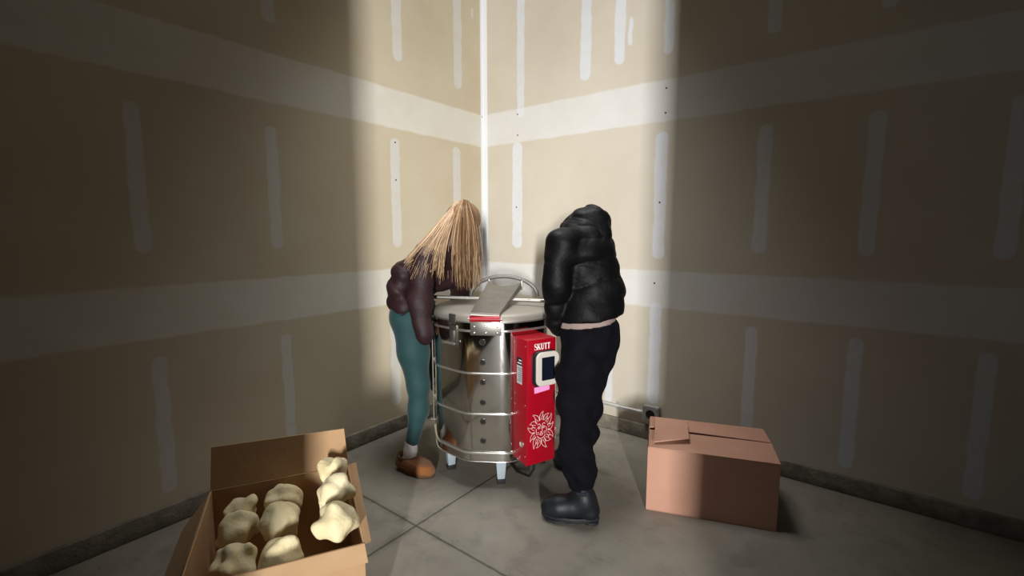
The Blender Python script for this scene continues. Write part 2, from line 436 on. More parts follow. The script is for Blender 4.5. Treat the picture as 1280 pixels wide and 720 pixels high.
# ------------------------------------------------------------------ the room
def wallframe(name, D): return CORNER, math.atan2(D.y, D.x)
def struct(mb, name, mat, origin, rz, bevel=0):
    o = mb.build(name, mat, None, True, bevel); o.location = origin; o.rotation_euler = (0, 0, rz)
    return tag(o, kind='structure')
HT = 3.75
aL, aR = math.atan2(LD.y, LD.x), math.atan2(RD.y, RD.x)
ROOMV, ROOMU = 4.2, 6.6
struct(MB().box((ROOMV / 2, -0.06, (HT + 0.1) / 2), (ROOMV, 0.12, HT - 0.1)), 'wall_left', M_wl, CORNER, aL)
struct(MB().box((ROOMU / 2, 0.06, (HT + 0.1) / 2), (ROOMU, 0.12, HT - 0.1)), 'wall_right', M_wr, CORNER, aR)
struct(MB().box((ROOMV / 2, -0.045, 0.05), (ROOMV, 0.13, 0.1)), 'baseboard_left', M_curb, CORNER, aL, 0.008)
struct(MB().box((ROOMU / 2, 0.045, 0.05), (ROOMU, 0.13, 0.1)), 'baseboard_right', M_curb, CORNER, aR, 0.008)
struct(MB().box((3.3, -3.0, -0.05), (8.5, 8.5, 0.1)), 'floor', M_floor, CORNER, aR)
struct(MB().box((ROOMU / 2, -ROOMV / 2, HT + 0.05), (ROOMU + 0.3, ROOMV + 0.3, 0.1)), 'ceiling', M_ceil, CORNER, aR)
SLOT0, SLOT1, SLOTH = 2.78, 4.26, 3.2  # unseen opening added, sized to light the corner and leave both sides dark
fw = MB()
fw.box((SLOT0 / 2, -ROOMV - 0.06, HT / 2), (SLOT0, 0.12, HT))
fw.box(((SLOT1 + ROOMU) / 2, -ROOMV - 0.06, HT / 2), (ROOMU - SLOT1, 0.12, HT))
fw.box(((SLOT0 + SLOT1) / 2, -ROOMV - 0.06, (HT + SLOTH) / 2), (SLOT1 - SLOT0, 0.12, HT - SLOTH))
struct(fw, 'wall_front_beam_slot', M_dim, CORNER, aR)
struct(MB().box((ROOMU + 0.06, -ROOMV / 2, HT / 2), (0.12, ROOMV, HT)), 'wall_side', M_dim, CORNER, aR)

# ------------------------------------------------------------------ the kiln
KC = Vector((-0.105, 2.845, 0)); KR = 0.388
KROT = math.radians(-5)                       # the flat nearest the viewer turns a little left
def deca(R, n=10, fil=0.05, steps=4):
    """rounded ten-sided outline, first flat centred on -Y"""
    pts = []
    for k in range(n):
        a = -math.pi / 2 + math.pi / n + 2 * math.pi * k / n
        c = Vector((R * math.cos(a), R * math.sin(a)))
        t = fil
        a0 = a - 2 * math.pi / n; a1 = a + 2 * math.pi / n
        p0 = Vector((R * math.cos(a0), R * math.sin(a0))); p1 = Vector((R * math.cos(a1), R * math.sin(a1)))
        A = c + (p0 - c).normalized() * t; B = c + (p1 - c).normalized() * t
        for s in range(steps + 1):
            u = s / steps; q = A * (1 - u) ** 2 + c * 2 * u * (1 - u) + B * u * u
            pts.append((q.x, q.y))
    return pts
def scaled(o, k): return [(x * k, y * k) for x, y in o]
kiln = empty('pottery_kiln', KC, KROT)
tag(kiln, 'round stainless steel pottery kiln with tan lid and red control box in the corner', 'kiln')
OUT = deca(KR)
ap = KR * math.cos(math.pi / 10)
Z0, ZB, ZR = 0.155, 0.205, 0.935
def kp(mb, name, mat, parent=kiln, **kw): return mb.build(name, mat, parent, False, **kw)
def ringloft(o, prof): return [[(x * s, y * s, z) for x, y in o] for s, z in prof]
jk = MB(); jk.loft(ringloft(OUT, [(0.985, ZB - 0.01), (1.0, ZB), (1.0, ZR)]), True, True)
jacket = kp(jk, 'steel_jacket', M_steel, autosmooth=40)
bt = MB(); bt.loft(ringloft(OUT, [(0.93, Z0), (0.985, Z0), (0.99, ZB - 0.004)]), True, True)
kp(bt, 'floor_pan', M_steel, autosmooth=40)
kp(MB().tube([(x * .992, y * .992, Z0 + .002) for x, y in OUT], 0.0035, 8, True), 'pan_rim', M_band)
for z, r in ((ZB + 0.004, .0072), (0.432, .0064), (0.660, .0064), (0.893, .0066)):
    b_ = MB(); o2 = scaled(OUT, 1.006)
    b_.loft([[(x * s, y * s, z + dz) for x, y in OUT] for s, dz in ((1.0, -r), (1.012, -r * .8), (1.016, 0), (1.012, r * .8), (1.0, r))], False, True)
    kp(b_, 'strap', M_band)
# lid: thick slab with soft edges, steel band
lid = MB(); LO = deca(KR * 1.012, fil=0.10, steps=6)
lid.loft(ringloft(LO, [(0.96, ZR), (1.0, ZR + 0.003), (1.0, ZR + 0.022), (0.988, ZR + 0.034), (0.96, ZR + 0.042), (0.91, ZR + 0.048), (0.6, ZR + 0.058), (0.2, ZR + 0.062)]), True, True)
lid_o = kp(lid, 'lid', M_lid, autosmooth=60)
kp(MB().loft([[(x * s, y * s, ZR + dz) for x, y in LO] for s, dz in ((1.0, .0), (1.008, .002), (1.008, .010), (1.0, .012))], False, True), 'lid_rim', M_rod, lid_o)
def face_pt(ang_deg, lateral, z, out=0.0):
    """point on the flat whose normal is turned ang_deg from -Y (kiln local)"""
    a = math.radians(ang_deg); n = Vector((math.sin(a), -math.cos(a), 0)); t = Vector((math.cos(a), math.sin(a), 0))
    return n * (ap + out) + t * lateral + Vector((0, 0, z))
def face_M(ang_deg, lateral, z, out=0.0):
    a = math.radians(ang_deg)
    return Matrix.Translation(face_pt(ang_deg, lateral, z, out)) @ Matrix.Rotation(a, 4, 'Z')   # local: x right, -y outwards, z up
ROTY = Matrix.Rotation(math.radians(90), 4, 'X')                                                  # lathe axis z -> -y
for y in (428, 453.5, 478.5, 503.5, 527.5, 551.5):
    z = at(605, y, KC.y - ap).z; M = face_M(0, -0.022, z) @ ROTY
    ph = kp(MB().lathe([(0.017, -0.001), (0.017, 0.0025), (0.0145, 0.0045), (0.012, 0.002), (0.012, -0.001)], 20, M), 'peephole', M_galv)
    kp(MB().lathe([(0.0122, 0.0012), (0.0120, 0.0036)], 16, M), 'peephole_shade', M_hole, ph)  # dark disc stands in for the shaded inside of the peephole
# hinge: riveted plate on the jacket, red hinge sleeve, long arm over the lid
hp = MB(); hp.box((0, -0.004, 0), (0.168, 0.006, 0.082), face_M(0, -0.002, 0.912))
hinge = kp(hp, 'hinge_plate', M_galv, bevel=0.0015)
for sx in (-.062, 0, .062):
    for sz in (-.022, .012):
        kp(MB().lathe([(.0055, 0), (.005, .003), (.002, .0045)], 12, face_M(0, sx - .002, .908 + sz, .007) @ ROTY), 'rivet', M_band, hinge)
hz = 0.962
sl_ = MB(); Mx = face_M(0, -0.004, hz, 0.012)
sl_.tube([Mx @ Vector((-0.082, 0, 0)), Mx @ Vector((0.082, 0, 0))], 0.0165, 18)
kp(sl_, 'hinge_sleeve', M_reddk)
for sx in (-1, 1):
    kp(MB().tube([Mx @ Vector((sx * .080, 0, 0)), Mx @ Vector((sx * .092, 0, 0))], .008, 12), 'hinge_pin', M_rod)
KI = (Matrix.Translation(KC) @ Matrix.Rotation(KROT, 4, 'Z')).inverted()
def K(x, y, Y): return KI @ at(x, y, Y)
A0, A1, B0, B1 = K(587.5, 391, 2.465), K(624.5, 393, 2.465), K(611, 350.5, 2.93), K(652, 352.5, 2.91)
dn = Vector((0, 0, -0.042))
arm = MB(); bk_ = []
for k in range(9):                                # the far end is cut out in a shallow curve
    u = k / 8; q = B1.lerp(B0, u); f = A1.lerp(A0, u); bk_.append(q.lerp(f, .17 * math.sin(math.pi * u) ** .8 if 0 < u < 1 else 0))
top_ = [A0, A1] + bk_; n_ = len(top_)
bot_ = [p + dn * (.35 if i < 2 else 1) for i, p in enumerate(top_)]
arm.add(top_ + bot_, [list(range(n_)), list(range(2 * n_ - 1, n_ - 1, -1))] + [(i, n_ + i, n_ + (i + 1) % n_, (i + 1) % n_) for i in range(n_)])
hinge_arm = kp(arm, 'hinge_arm', M_galv, bevel=0.002, seg=1)
e = (A1 - A0).normalized(); kp(MB().tube([A0 + Vector((0, -.003, -.002)), A1 + Vector((0, -.003, -.002))], .004, 8), 'arm_lip', M_band, hinge_arm)
for u in (.0, 1.0):
    p = B0.lerp(B1, u); kp(MB().box(p + Vector((0, .012, -.02)), (.012, .02, .06)), 'arm_bracket', M_galv, bevel=0.003)
# hoop handle behind
hoop = []
hc = K(630, 366, 3.10)
for k in range(15):
    a = math.pi * k / 14; hoop.append(hc + Vector((-math.cos(a) * 0.222, 0.0, math.sin(a) * 0.130 - 0.02)))
kp(MB().tube(hoop, 0.0135, 12), 'lid_hoop', M_hoop)
# cross rod and left-hand guide rods
R0, R1 = K(539, 371, 2.80), K(694, 376.5, 2.72)
kp(MB().tube([R0, R1], 0.0108, 12), 'cross_rod', M_rod)
g0 = K(540.5, 368, 2.80); g1 = K(541.5, 524, 2.80)
gm = MB()
for dx in (-.006, .012):
    gm.tube([g0 + Vector((dx, 0, .01 if dx < 0 else -.05)), Vector((g0.x + dx, g0.y, g1.z + (0 if dx < 0 else .1)))], 0.0042, 8)
gr = kp(gm, 'guide_rod', M_rod)
for z, w in ((g0.z - .045, .028), (g0.z - .098, .03), (g1.z, .034)):
    kp(MB().tube([(g0.x - w * .7, g0.y, z), (g0.x + w * .7, g0.y, z)], .0045, 8), 'guide_clip', M_rod, gr)
for z in (.52, .86): kp(MB().box((g0.x + .016, g0.y, z), (.035, .012, .03)), 'guide_bracket', M_galv, gr, bevel=.002)
# latch on the left-hand flat
la = -36
lm = MB().box((0, -.004, 0), (.055, .006, .12), face_M(la, .036, .855)).box((0, -.012, -.008), (.026, .016, .07), face_M(la, .036, .86))
latch = kp(lm, 'lid_latch', M_galv, bevel=.0015)
kp(MB().box((0, -.026, 0), (.10, .010, .014), face_M(la, .02, .818)), 'latch_handle', M_band, latch, bevel=.003)
kp(MB().box((0, -.005, 0), (.05, .006, .05), face_M(la, .036, .952, .004)), 'latch_keeper', M_galv, latch, bevel=.0015)
# legs
for k, a in enumerate((13, 85, 157, 229, 301)):
    a = math.radians(a); c = Vector((math.sin(a), -math.cos(a), 0)) * .295
    M = Matrix.Translation(c) @ Matrix.Rotation(a, 4, 'Z')
    lg = MB().loft([[(sx * w, sy * w, z) for sx, sy in ((-1, -1), (1, -1), (1, 1), (-1, 1))] for z, w in ((.026, .021), (Z0 + .002, .031))], True, False, M)
    lo = kp(lg, 'leg', M_leg, bevel=.003)
    kp(MB().loft([[(sx * w, sy * w, z) for sx, sy in ((-1, -1), (1, -1), (1, 1), (-1, 1))] for z, w in ((0, .023), (.027, .0235))], True, False, M), 'rubber_foot', M_rubber, lo, bevel=.002)
# red control box on the flat to the right
BA = 36; BW, BD, BZ0, BZ1 = .182, .140, .19, .868
Mb = face_M(BA, -.002, 0)
bxm = MB().box((0, -BD / 2, (BZ0 + BZ1) / 2), (BW, BD, BZ1 - BZ0), Mb)
cbox = kp(bxm, 'control_box', M_red, bevel=.004)
def FB(x, z, o=0.0): return Mb @ Vector((x, -BD - o, z))      # front face of the box
def SB(y, z, o=0.0): return Mb @ Vector((-BW / 2 - o, y, z))  # left side of the box
# lettering cut as serif strokes
def ribbon(mb, pts, w, mapf, o=.0012):
    n = len(pts); L, R = [], []
    for i in range(n):
        a = Vector(pts[max(i - 1, 0)]); b = Vector(pts[min(i + 1, n - 1)]); t = (b - a); t.normalize()
        nn = Vector((-t.y, t.x)); ww = w[i] if isinstance(w, (list, tuple)) else w
        L.append(mapf(*(Vector(pts[i]) + nn * ww / 2), o)); R.append(mapf(*(Vector(pts[i]) - nn * ww / 2), o))
    mb.add(L + R, [(i, i + 1, n + i + 1, n + i) for i in range(n - 1)])
def bez(p0, p1, p2, p3, n=10):
    return [tuple((1 - t) ** 3 * Vector(p0) + 3 * t * (1 - t) ** 2 * Vector(p1) + 3 * t * t * (1 - t) * Vector(p2) + t ** 3 * Vector(p3)) for t in [i / n for i in range(n + 1)]]
def letter(ch):
    T, th, sf = .17, .075, .05
    vert = lambda x: ([(x, 0), (x, 1)], T)
    ser = lambda x, y, h=.17: ([(x - h, y), (x + h, y)], sf)
    if ch == 'S':
        c = bez((.56, .80), (.50, 1.06), (.06, 1.06), (.08, .74)) + bez((.08, .74), (.10, .50), (.60, .54), (.60, .26))[1:] + bez((.60, .26), (.60, -.06), (.10, -.06), (.05, .22))[1:]
        w = [.06 + .12 * max(0, math.sin(math.pi * min(max((i / 30 - .2) / .6, 0), 1))) for i in range(len(c))]
        return [(c, w), ([(.56, .70), (.56, 1.0)], .05), ([(.05, 0), (.05, .3)], .05)], .68
    if ch == 'K': return [vert(.17), ser(.17, .025), ser(.17, .975), ([(.22, .42), (.66, .97)], th), ([(.34, .58), (.70, .03)], T), ser(.66, .975, .13), ser(.70, .025, .15)], .86
    if ch == 'U':
        c = [(.17, 1), (.17, .35)] + bez((.17, .35), (.17, -.06), (.62, -.06), (.62, .35), 12)[1:] + [(.62, 1)]
        return [(c, [T, T] + [T * (1 - .5 * i / 12) for i in range(1, 13)] + [th]), ser(.17, .975), ser(.62, .975, .13)], .80
    if ch == 'T': return [vert(.36), ([(.03, .96), (.69, .96)], .08), ([(.04, .78), (.04, 1)], .05), ([(.68, .78), (.68, 1)], .05), ser(.36, .025)], .74
txt = MB(); x = -.047; hgt = .033
for k, ch in enumerate('SKUTT'):
    st_, wd = letter(ch)
    for pts, w in st_:
        sc = lambda q: (x + q[0] * hgt * .80, .812 + q[1] * hgt)
        ribbon(txt, [sc(q) for q in pts], [v * hgt for v in w] if isinstance(w, list) else w * hgt, FB)
    x += wd * hgt * .80
kp(txt, 'lettering', M_white, cbox)
# sun emblem engraved in pale line
sun = MB(); cx, cz, R, RV = .0, .374, .079, .100
def sp(pts): return [(cx + a * R, cz + b * RV) for a, b in pts]
def pol(r, a): return (r * math.cos(a), r * math.sin(a))
lw = .0031
fo = [(.40 * math.sin(t) * (1 - .06 * math.cos(t)), .47 * math.cos(t)) for t in [math.radians(128 + 104 * k / 14) for k in range(15)]]
ribbon(sun, sp(fo), lw * 1.2, FB)
for s in (-1, 1):
    ribbon(sun, sp([(s * .41, .12), (s * .42, -.06), (s * .36, -.22)]), lw, FB)
    ribbon(sun, sp(bez((s * .30, .30), (s * .22, .42), (s * .08, .36), (s * .06, .20), 8)), lw, FB)       # brow
    ribbon(sun, sp(bez((s * .30, .14), (s * .22, .24), (s * .12, .22), (s * .08, .12), 8)), lw * .8, FB)     # eye
    ribbon(sun, sp(bez((s * .30, .14), (s * .22, .06), (s * .12, .08), (s * .08, .12), 8)), lw * .8, FB)
    ribbon(sun, sp([(s * .19 + .01 * math.cos(t), .14 + .03 * math.sin(t)) for t in [k * .8 for k in range(8)]]), lw * .6, FB)
    ribbon(sun, sp(bez((s * .30, -.12), (s * .24, -.02), (s * .20, -.20), (s * .26, -.24), 6)), lw * .7, FB)  # cheek
ribbon(sun, sp(bez((.05, .20), (.03, .05), (.10, -.04), (.06, -.10), 8)), lw, FB)
ribbon(sun, sp(bez((.06, -.10), (0, -.16), (-.06, -.12), (-.07, -.06), 6)), lw, FB)
ribbon(sun, sp(bez((-.13, -.22), (-.05, -.16), (.05, -.16), (.13, -.22), 8)), lw, FB)
ribbon(sun, sp(bez((-.13, -.22), (-.05, -.32), (.05, -.32), (.13, -.22), 8)), lw, FB)
NR = 13
for k in range(NR):
    a = math.pi / 2 + 2 * math.pi * k / NR; big = 1.0 if k % 2 else .90; tw = .17 if k % 3 else -.15
    for s in (-1, 1):
        p0 = pol(.54, a + s * .20); p1 = pol(.74, a + s * .30 + tw * .5); p2 = pol(.88, a + s * .10 - tw * .8); p3 = pol(big * 1.14, a + tw + .02 * s)
        c = bez(p0, p1, p2, p3, 9); ribbon(sun, sp(c), [lw * (1.25 - .07 * i) for i in range(10)], FB)
    c = bez(pol(.56, a), pol(.68, a + .04), pol(.76, a + tw * .5), pol(.90, a + tw * .9), 7); ribbon(sun, sp(c), [lw * (.9 - .08 * i) for i in range(8)], FB)
kp(sun, 'sun_emblem', M_silver, cbox)
# touch screen: black housing, pale rounded bezel, dark glass
def rrect(w, h, r, n=6):
    o = []
    for sx, sy, a0 in ((1, 1, 0), (-1, 1, 90), (-1, -1, 180), (1, -1, 270)):
        for k in range(n + 1):
            a = math.radians(a0 + 90 * k / n); o.append((sx * (w / 2 - r) + r * math.cos(a), sy * (h / 2 - r) + r * math.sin(a)))
    return o
Ms = Matrix.Translation(FB(.006, .716)) @ Matrix.Rotation(math.radians(BA), 4, 'Z') @ Matrix.Rotation(math.radians(90), 4, 'X')   # z outwards
hs = MB().loft([[(x * s, y * s, z) for x, y in rrect(.150, .186, .03)] for s, z in ((.9, -.001), (.98, .010), (1, .018), (1, .026), (.97, .030))], True, True, Ms)
hous = kp(hs, 'screen_housing', M_blackpl, cbox)
bz = MB().loft([[(x * s, y * s, z) for x, y in rrect(.142, .180, .034)] for s, z in ((1, .028), (1.0, .036), (.96, .040))], True, True, Ms @ Matrix.Translation((.008, 0, 0)))
kp(bz, 'screen_bezel', M_frame, cbox)
kp(MB().prism(rrect(.080, .122, .005), .0395, .0412, Ms @ Matrix.Translation((.008, .002, 0))), 'screen_glass', M_screen, cbox)
kp(MB().loft([[(x, y, z) for x, y in ((-.05, -.018), (.045, -.016), (.045, .014), (-.05, .014))] for z in (.002, .005)], True, False, Ms @ Matrix.Translation((-.006, -.112, .004)) @ Matrix.Rotation(.06, 4, 'Z')), 'sticky_note', M_pink, cbox)
# data plate on the left side, and small screws
def lab(y0, y1, z0, z1, o): return MB().add([SB(y0, z0, o), SB(y1, z0, o), SB(y1, z1, o), SB(y0, z1, o)], [(0, 1, 2, 3)])
dp = kp(lab(-.094, -.042, .622, .765, .0012), 'data_plate', M_lblgrey, cbox)
kp(lab(-.094, -.042, .722, .765, .0018), 'plate_heading', M_blackpl, dp)
pl = MB()
for k in range(7):
    z = .705 - k * .011; pl.add([SB(-.090, z, .0018), SB(-.048 - .006 * (k % 3), z, .0018), SB(-.048 - .006 * (k % 3), z + .003, .0018), SB(-.090, z + .003, .0018)], [(0, 1, 2, 3)])
pl2 = MB()
for k in range(2):
    z = .732 + k * .016; pl2.add([SB(-.090, z, .0024), SB(-.05 - .012 * k, z, .0024), SB(-.05 - .012 * k, z + .006, .0024), SB(-.090, z + .006, .0024)], [(0, 1, 2, 3)])
kp(pl, 'plate_print', M_blackpl, dp); kp(pl2, 'plate_title', M_white, dp)
SROT = Mb @ Matrix.Translation((-BW / 2, 0, 0)) @ Matrix.Rotation(math.radians(-90), 4, 'Y')
for y, z in ((-.125, .835), (-.125, .52), (-.125, .24), (-.02, .84), (-.02, .56), (-.02, .50), (-.02, .23)):
    kp(MB().lathe([(.0042, 0), (.004, .0025), (.002, .0035)], 10, Mb @ Matrix.Translation((-BW / 2, y, z)) @ Matrix.Rotation(math.radians(-90), 4, 'Y')), 'screw', M_band, cbox)
kp(MB().lathe([(.017, 0), (.017, .004), (.012, .006), (.011, .001)], 16, Mb @ Matrix.Translation((-BW / 2, -.09, .295)) @ Matrix.Rotation(math.radians(-90), 4, 'Y')), 'knockout_ring', M_band, cbox)
# power cord of the kiln
cord = [Mb @ Vector((0.02, -.05, BZ0 + .005)), Mb @ Vector((0.02, -.04, .10)), Mb @ Vector((.03, .02, .03)), Mb @ Vector((.02, .14, .008)), Mb @ Vector((.06, .36, .008)), Mb @ Vector((.20, .52, .008))]
kp(MB().tube(cord, .007, 10), 'power_cord', M_rubber)

# ------------------------------------------------------------------ people
def V(p): return np.array(p, float)
def hand(s, wrist, knuck, palmn, tips_curl=0.6, side=1):
    """palm, four bent fingers of unequal length and a thumb leaving the side of the palm"""
    w = Vector(wrist); d = (Vector(knuck) - w).normalized(); n = Vector(palmn); n = (n - d * n.dot(d)).normalized(); t = d.cross(n) * side
    pal = w + d * .085
    s.cone(w, pal, .026, .034, .02, flat=(n, 1.7))
    for i, (off, ln) in enumerate(((-.030, .074), (-.010, .084), (.011, .078), (.030, .060))):
        b = w + d * .088 + t * off; c = b + (d * .75 + n * .55 * tips_curl) * ln * .5
        e_ = c + (d * .35 + n * tips_curl) .normalized() * ln * .32; g = e_ + (n * 1.0 - d * .25).normalized() * ln * .25
        s.chain([w + d * .05 + t * off * .8, b, c, e_, g], [.011, .0105, .0095, .0088, .0078], .006)
    b = w + d * .03 - t * .03; c = b + (d * .6 - t * .75).normalized() * .042; e_ = c + (d * .8 - t * .1 + n * .5).normalized() * .032; g = e_ + (d * .7 + n * .6).normalized() * .024
    s.chain([b, c, e_, g], [.015, .0125, .011, .009], .008)
def head(s, c, fwd, up):
    """skull, jaw, nose, brow, eye sockets, lips, ears"""
    f = Vector(fwd).normalized(); u = Vector(up); u = (u - f * u.dot(f)).normalized(); r = f.cross(u)
    c = Vector(c); M = Matrix((r, f, u)).transposed()
    P = lambda a, b, d: c + r * a + f * b + u * d
    s.ell(P(0, -.01, .02), (.074, .092, .088), .02, M)
    s.ell(P(0, .028, -.055), (.056, .062, .062), .03, M)
    s.ell(P(0, .066, -.098), (.026, .024, .018), .02, M)          # chin
    s.ell(P(0, .07, .028), (.052, .020, .014), .02, M)            # brow
    s.cone(P(0, .086, .012), P(0, .106, -.026), .008, .013, .012) # nose
    for q in (-1, 1):
        s.ell(P(q * .032, .092, .003), (.016, .012, .010), .010, M, cut=True)
        s.ell(P(q * .040, .060, -.030), (.024, .026, .022), .02, M)
        s.ell(P(q * .076, -.008, -.012), (.009, .020, .032), .006, M)
        s.cone(P(q * .008, .100, -.030), P(q * .013, .094, -.030), .007, .006, .006)
    s.cone(P(-.020, .084, -.058), P(.020, .084, -.058), .007, .007, .008)
    s.cone(P(-.016, .082, -.068), P(.016, .082, -.068), .008, .008, .006)
    return P
def eyes(P, parent):
    for q in (-1, 1):
        m = MB().lathe([(.0115 * math.sin(a) + 1e-4, -.0115 * math.cos(a)) for a in [math.pi * k / 10 for k in range(11)]], 16)
        for i in range(len(m.v)): m.v[i] = Vector(P(q * .032, .076, .003)) + m.v[i]
        m.build('eye', M_eye, parent)

def puffs(a, b, sp, A, lat, l0, chev, ph=0.0, seed=0):
    a = np.array(a); ax = np.array(b) - a; ax = ax / np.linalg.norm(ax); la = np.array(Vector(lat).normalized())
    def fn(P):
        l = P @ la - l0
        q = (P - a) @ ax + chev * np.abs(l) + .012 * np.sin(l * 26 + seed) + .007 * np.sin(P[..., 2] * 41 + l * 30 + seed)
        t = q / sp + ph; f = np.abs(t - np.round(t)) * sp
        wr = .0022 * np.sin(l * 95 + 6 * np.sin(q * 40 + seed)) * np.exp(-(f / .028) ** 2)
        return A * (np.minimum(f / (.42 * sp), 1) ** .5 - .75) + wr
    return fn
# ---- woman
W = empty('person', ground(520, 580), 0)
tag(W, 'person with long blonde hair in plum puffer jacket and teal leggings, bending over kiln', 'person')
w_pel = at(509, 396, 2.82); w_ch = at(545, 325, 2.86); w_neck = at(566, 294, 2.89); w_hd = at(582, 277, 2.92)
w_hipn = at(512, 400, 2.75); w_kn = at(523, 482, 2.72); w_an = at(513.5, 563, 2.705)
w_hipf = at(519, 400, 2.95); w_kf = at(549, 478, 3.23); w_af = at(584, 536, 3.27)
w_shn = at(532, 322, 2.69); w_eln = at(525, 374, 2.62); w_wrn = at(529.5, 413, 2.595)
w_shf = at(573, 320, 3.02); w_elf = at(578, 356, 3.21); w_wrf = at(572, 394, 3.33)
hn = w_wrn + Vector((-.035, .10, -.02)); hf = w_wrf + Vector((.02, -.01, -.08))
s = SDF((-.90, 2.45, -.01), (-.05, 3.45, 1.72), .0075)
s.cone(w_pel, w_ch, .070, .09, .04); s.cone(w_ch, w_neck, .09, .05, .04); s.cone(w_neck, w_hd, .046, .05, .02)
wf = Vector((.62, .35, -.70)); wu = Vector((.62, .30, .72))
PW = head(s, w_hd, wf, wu)
for a, b, c_ in ((w_shn, w_eln, w_wrn), (w_shf, w_elf, w_wrf)):
    s.cone(w_ch, a, .07, .05, .03); s.chain([a, b, c_], [.046, .036, .024], .02)
hand(s, w_wrn, hn, Vector((1, .2, -.1))); hand(s, w_wrf, hf, Vector((.3, -1, -.1)), side=-1)
for h_, k_, a_, ft in ((w_hipn, w_kn, w_an, (.10, -.05)), (w_hipf, w_kf, w_af, (.10, -.04))):
    s.cone(w_pel, h_, .075, .085, .03); s.chain([h_, h_.lerp(k_, .5) + Vector((-.01 if h_ is w_hipn else 0, 0, 0)), k_, k_.lerp(a_, .45) + Vector((.012 if h_ is w_hipn else 0, 0, 0)), a_], [.080, .066, .050, .042, .032], .02)
    g = Vector((a_.x, a_.y, .045)); s.chain([a_, g, g + Vector((ft[0], ft[1], -.006))], [.034, .028, .022], .015)
wb = s.build('body', M_skin, W); eyes(PW, W)
# leggings
s = SDF((-.85, 2.5, .05), (-.1, 3.45, 1.15), .0075)
s.cone(at(512, 388, 2.79), at(520, 392, 2.92), .098, .098, .05)
s.ell(at(504, 396, 2.79), (.075, .10, .09), .05)
tq = at(517, 440, 2.735)
s.chain([w_hipn, tq, w_kn], [.104, .090, .066], .04); s.chain([w_kn, at(524, 512, 2.715), at(516, 550, 2.705)], [.065, .056, .042], .03)
s.ell(at(521, 512, 2.715), (.052, .055, .085), .03)
tqf = w_hipf.lerp(w_kf, .5)
s.chain([w_hipf, tqf, w_kf, w_kf.lerp(w_af, .4), w_kf.lerp(w_af, .93)], [.098, .084, .064, .056, .042], .04)
s.half(at(513, 556, 2.70), Vector((0.05, 0, -1)))
s.build('leggings', M_teal, W)
# jacket
s = SDF((-.86, 2.5, .72), (-.02, 3.35, 1.62), .0065)
ql = Vector((.35, 1, 0)).normalized(); ax_ = Vector(w_ch - w_pel).normalized()
c0 = ql.dot(w_ch)
hem = at(506.5, 376, 2.82)
s.cone(hem, w_ch, .100, .132, .04)
s.ell(at(502, 361, 2.79), (.082, .12, .080), .03)
s.ell(at(510, 342, 2.80), (.085, .12, .09), .06)
s.cone(w_ch, at(560, 303, 2.89), .130, .095, .05)
s.cone(w_ch, w_shf, .115, .085, .05)
s.cone(w_ch, w_shn.lerp(w_ch, .3), .115, .095, .05)
s.field(puffs(hem, w_ch, .100, .011, ql, c0, -.10, .42, 1))
s.ell(at(551, 342, 2.84), (.07, .10, .09), .05); s.ell(at(556, 351, 2.87), (.085, .09, .055), .03)
s.cone(at(494, 376, 2.76), at(505, 384, 2.70), .050, .050, .035)
s.cone(w_shn, w_eln, .074, .066, .014, quilt=(.10, .007, .2)); s.cone(w_eln, w_wrn.lerp(w_eln, -.12), .064, .054, .02, quilt=(.12, .005, .1))
s.cone(w_shf, w_elf, .083, .082, .03, quilt=(.095, .014, .25)); s.cone(w_elf, w_wrf, .074, .05, .03, quilt=(.085, .013, .1))
s.cone(at(556, 307, 2.89), w_neck, .085, .075, .03)
s.noise(.006, 44, 4)
jw = s.build('puffer_jacket', M_brown, W)
# jacket hem cord and toggle
hb = [at(x_, y_, Y_) for x_, y_, Y_ in ((491, 390, 2.72), (497, 396, 2.675), (505, 393, 2.65), (511, 387, 2.64))]
MB().tube(hb, .004, 8).build('hem_cord', M_rubber, jw)
